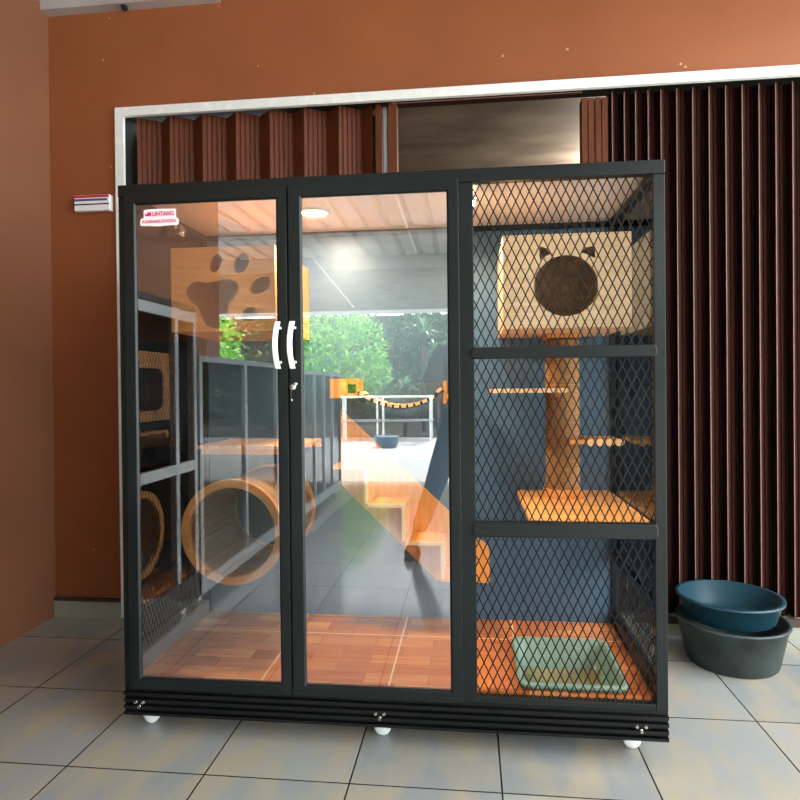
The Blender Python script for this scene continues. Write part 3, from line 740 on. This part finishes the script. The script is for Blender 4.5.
# ------------------------------------------------------------------ photographer (mirrored in the glass)
def skin_mesh(name, verts, edges, radii, mt, parent, sub=2, root=0):
    me = bpy.data.meshes.new(name); me.from_pydata(verts, edges, []); me.update()
    o = bpy.data.objects.new(name, me); COL.objects.link(o)
    sk = o.modifiers.new('skin', 'SKIN'); sk.use_smooth_shade = True
    if not me.skin_vertices: me.skin_vertices.new()
    for i, r in enumerate(radii):
        r = r if isinstance(r, tuple) else (r, r)
        me.skin_vertices[0].data[i].radius = r; me.skin_vertices[0].data[i].use_root = (i == root)
    o.modifiers.new('sub', 'SUBSURF').levels = sub; o.modifiers['sub'].render_levels = sub
    dg = bpy.context.evaluated_depsgraph_get()
    m2 = bpy.data.meshes.new_from_object(o.evaluated_get(dg)); m2.name = name
    bpy.data.objects.remove(o)
    m2.materials.clear()
    return finish(m2, name, mt, parent)
PX, PY = 1.13, -2.40
pr = thing('person', (PX, PY, 0), 'person in brown shirt and navy trousers taking the photo with a phone', 'person')
J = {'pel':(PX,PY,.92),'waist':(PX,PY,1.05),'chest':(PX,PY-.01,1.26),'neck':(PX,PY,1.42),'head0':(PX,PY+.015,1.49),'head1':(PX,PY+.03,1.56),'head2':(PX,PY+.02,1.64),
 'ls':(PX-.17,PY,1.38),'le':(PX-.25,PY+.07,1.14),'lw':(PX-.085,PY+.31,1.15),'rs':(PX+.17,PY,1.38),'re':(PX+.25,PY+.07,1.14),'rw':(PX+.165,PY+.30,1.15),
 'lh':(PX-.09,PY,.86),'lk':(PX-.22,PY+.09,.47),'la':(PX-.36,PY+.05,.09),'rh':(PX+.09,PY,.86),'rk':(PX+.14,PY+.04,.47),'ra':(PX+.2,PY,.09),
 'lt':(PX-.385,PY+.20,.035),'rt':(PX+.22,PY+.15,.035)}
RD = {'pel':(.15,.11),'waist':(.125,.10),'chest':(.155,.11),'neck':.055,'head0':.07,'head1':.088,'head2':.075,'ls':.06,'le':.043,'lw':.027,'rs':.06,'re':.043,'rw':.027,
 'lh':.088,'lk':.058,'la':.038,'rh':.088,'rk':.058,'ra':.038,'lt':.032,'rt':.032}
K = list(J); ED = [('pel','waist'),('waist','chest'),('chest','neck'),('neck','head0'),('head0','head1'),('head1','head2'),('chest','ls'),('ls','le'),('le','lw'),('chest','rs'),('rs','re'),('re','rw'),('pel','lh'),('lh','lk'),('lk','la'),('la','lt'),('pel','rh'),('rh','rk'),('rk','ra'),('ra','rt')]
skin_mesh('body', [J[a] for a in K], [(K.index(a), K.index(b)) for a, b in ED], [RD[a] for a in K], M['skin'], pr)
def sub_skin(name, keys, edges, grow, mt, over={}):
    vv = [over.get(a, J[a]) for a in keys]; rr = []
    for a in keys:
        r = RD[a]; rr.append((r[0]+grow, r[1]+grow) if isinstance(r, tuple) else r+grow)
    return skin_mesh(name, vv, [(keys.index(a), keys.index(b)) for a, b in edges], rr, mt, pr)
mid = lambda a, b, t: tuple(Vector(J[a]).lerp(Vector(J[b]), t))
sub_skin('shirt', ['pel','waist','chest','neck','ls','le','rs','re'], [('pel','waist'),('waist','chest'),('chest','neck'),('chest','ls'),('ls','le'),('chest','rs'),('rs','re')], .026, M['shirt'], {'neck': mid('chest','neck',.8), 'pel': (PX, PY, .86)})
J['wb'] = (PX, PY, 1.09); RD['wb'] = (.128,.10)
sub_skin('trousers', ['pel','wb','lh','lk','la','rh','rk','ra'], [('pel','wb'),('pel','lh'),('lh','lk'),('lk','la'),('pel','rh'),('rh','rk'),('rk','ra')], .018, M['trousers'], {'la': mid('lk','la',.88), 'ra': mid('rk','ra',.88)})
for sx, a in ((-1,'la'), (1,'ra')):
    c = J[a]; m = MB(); cx = c[0] + sx*.01
    m.prism([(cx-.045, c[1]-.06),(cx+.045, c[1]-.06),(cx+.05,c[1]+.1),(cx+.045,c[1]+.2),(cx,c[1]+.225),(cx-.045,c[1]+.2),(cx-.05,c[1]+.1)], 'z', .0, .022)
    m.tube([(cx-.045,c[1]+.09,.02),(cx-.03,c[1]+.11,.075),(cx+.03,c[1]+.11,.075),(cx+.045,c[1]+.09,.02)], .012, 8)
    obj('sandal', m, M['sandal'], pr)
hc = Vector(J['head1'])
bm = bmesh.new(); bmesh.ops.create_uvsphere(bm, u_segments=24, v_segments=16, radius=1)
for v in bm.verts:
    f = v.co.copy()
    if f.y > .35 and f.z < .45: v.co *= .80
    v.co = Vector((hc.x + v.co.x*.094, hc.y-.012 + v.co.y*.105, hc.z+.045 + v.co.z*.10))
me = bpy.data.meshes.new('hair'); bm.to_mesh(me); bm.free(); me.polygons.foreach_set('use_smooth', [True]*len(me.polygons)); finish(me, 'hair', M['hair'], pr)
fy = hc.y + .085
for sx in (-1, 1):
    m = MB().lathe([(.0005,.008),(.005,.006),(.007,0)], (hc.x+sx*.031, fy-.012, hc.z+.01), 14, 'y'); obj('eye', m, M['hair'], pr)
    obj('ear', MB().tube([(hc.x+sx*.087,hc.y-.005,hc.z-.03),(hc.x+sx*.096,hc.y-.01,hc.z),(hc.x+sx*.09,hc.y-.005,hc.z+.025)], [.008,.013,.01], 8), M['skin'], pr)
obj('nose', MB().tube([(hc.x,fy-.012,hc.z+.015),(hc.x,fy+.004,hc.z-.018),(hc.x,fy-.01,hc.z-.028)], [.007,.013,.008], 10), M['skin'], pr)
obj('mouth', MB().tube([(hc.x-.022,fy-.014,hc.z-.05),(hc.x,fy-.006,hc.z-.051),(hc.x+.022,fy-.014,hc.z-.05)], [.003,.006,.003], 8), M['redink'], pr)
# hands: palm and five fingers closed on the phone sides
for sx, w in ((-1,'lw'), (1,'rw')):
    w0 = Vector(J[w]); ex = 1.16 + sx*.042              # phone edge
    palm = Vector((ex + sx*.022, PY+.355, 1.135))
    vs = [tuple(w0), tuple(w0.lerp(palm,.5)), tuple(palm)]; es = [(0,1),(1,2)]; rr = [.024, (.034,.018), (.036,.016)]
    for i, (l, dz) in enumerate(((.062,.034), (.07,.012), (.066,-.010), (.052,-.030))):
        b = palm + Vector((sx*.006, .006, dz)); f1 = b + Vector((-sx*.004, .026, .002)); f1.y = min(f1.y, -2.014)
        f2 = f1 + Vector((-sx*.018, -.004, .002)); n0 = len(vs)
        vs += [tuple(b), tuple(f1), tuple(f2)]; es += [(2,n0),(n0,n0+1),(n0+1,n0+2)]; rr += [.0095,.0085,.0075]
    n0 = len(vs); tb0 = palm + Vector((-sx*.004,-.018,.018)); vs += [tuple(tb0), tuple(tb0+Vector((-sx*.022,-.006,.022))), tuple(tb0+Vector((-sx*.038,0,.036)))]; es += [(2,n0),(n0,n0+1),(n0+1,n0+2)]; rr += [.012,.010,.008]
    skin_mesh('hand', vs, es, rr, M['skin'], pr, 2)
ph = thing('phone', (1.16,-2.04,1.10), 'black mobile phone held upright by the photographer', 'phone')
obj('phone_body', MB().box(1.122,1.198,-2.043,-2.035,1.075,1.235), M['phone'], ph, .003)
obj('camera_bump', MB().box(1.145,1.175,-2.035,-2.031,1.14,1.17), M['chrome'], ph, .002)

# ================================================================== LIGHT
def light(name, kind, loc, energy, color, **kw):
    l = bpy.data.lights.new(name, kind); l.energy = energy; l.color = color
    for k_, v in kw.items(): setattr(l, k_, v)
    o = bpy.data.objects.new(name, l); COL.objects.link(o); o.location = loc; return o
sun = light('sun', 'SUN', (0,0,8), 13, (1,.93,.82), angle=math.radians(1.5))
sun.rotation_euler = (Vector((.2,-.85,.9))).to_track_quat('Z', 'Y').to_euler()
light('downlight_light', 'AREA', (.584,.33,1.795), 12, (1,.82,.62), shape='DISK', size=.09)
light('spotlight_light', 'SPOT', (1.172,.24,1.775), 14, (1,.86,.68), shadow_soft_size=.012, spot_size=math.radians(165), spot_blend=.6)
light('bulb_light', 'POINT', (2.45,3.3,2.82), 90, (1,.9,.78), shadow_soft_size=.04)
w = bpy.data.worlds.new('World'); S.world = w; w.use_nodes = True; nt = w.node_tree
bg = nt.nodes['Background']; bg.inputs['Color'].default_value = (.90,.95,1,1); bg.inputs['Strength'].default_value = 6.5

# ================================================================== CAMERA
cam = bpy.data.cameras.new('Camera'); co = bpy.data.objects.new('Camera', cam); COL.objects.link(co); S.camera = co
R_ = Vector((0.99370255,0.11162162,-0.00979086)); U_ = Vector((0.00890037,0.00847328,0.99992449)); F_ = Vector((-0.11169615,0.99371466,-0.00742644))
Mx = Matrix.Identity(4)
for i in range(3): Mx[i][0] = R_[i]; Mx[i][1] = U_[i]; Mx[i][2] = -F_[i]
Mx.translation = Vector((1.1607,-1.9779,1.153))
co.matrix_world = Mx
cam.sensor_width = 36; cam.lens = 627.58/800*36; cam.shift_y = -8.595/800; cam.clip_start = .02
vs_ = S.view_settings; vs_.view_transform = 'Standard'; vs_.look = 'None'; vs_.exposure = 0.5; vs_.gamma = 1; vs_.use_curve_mapping = False
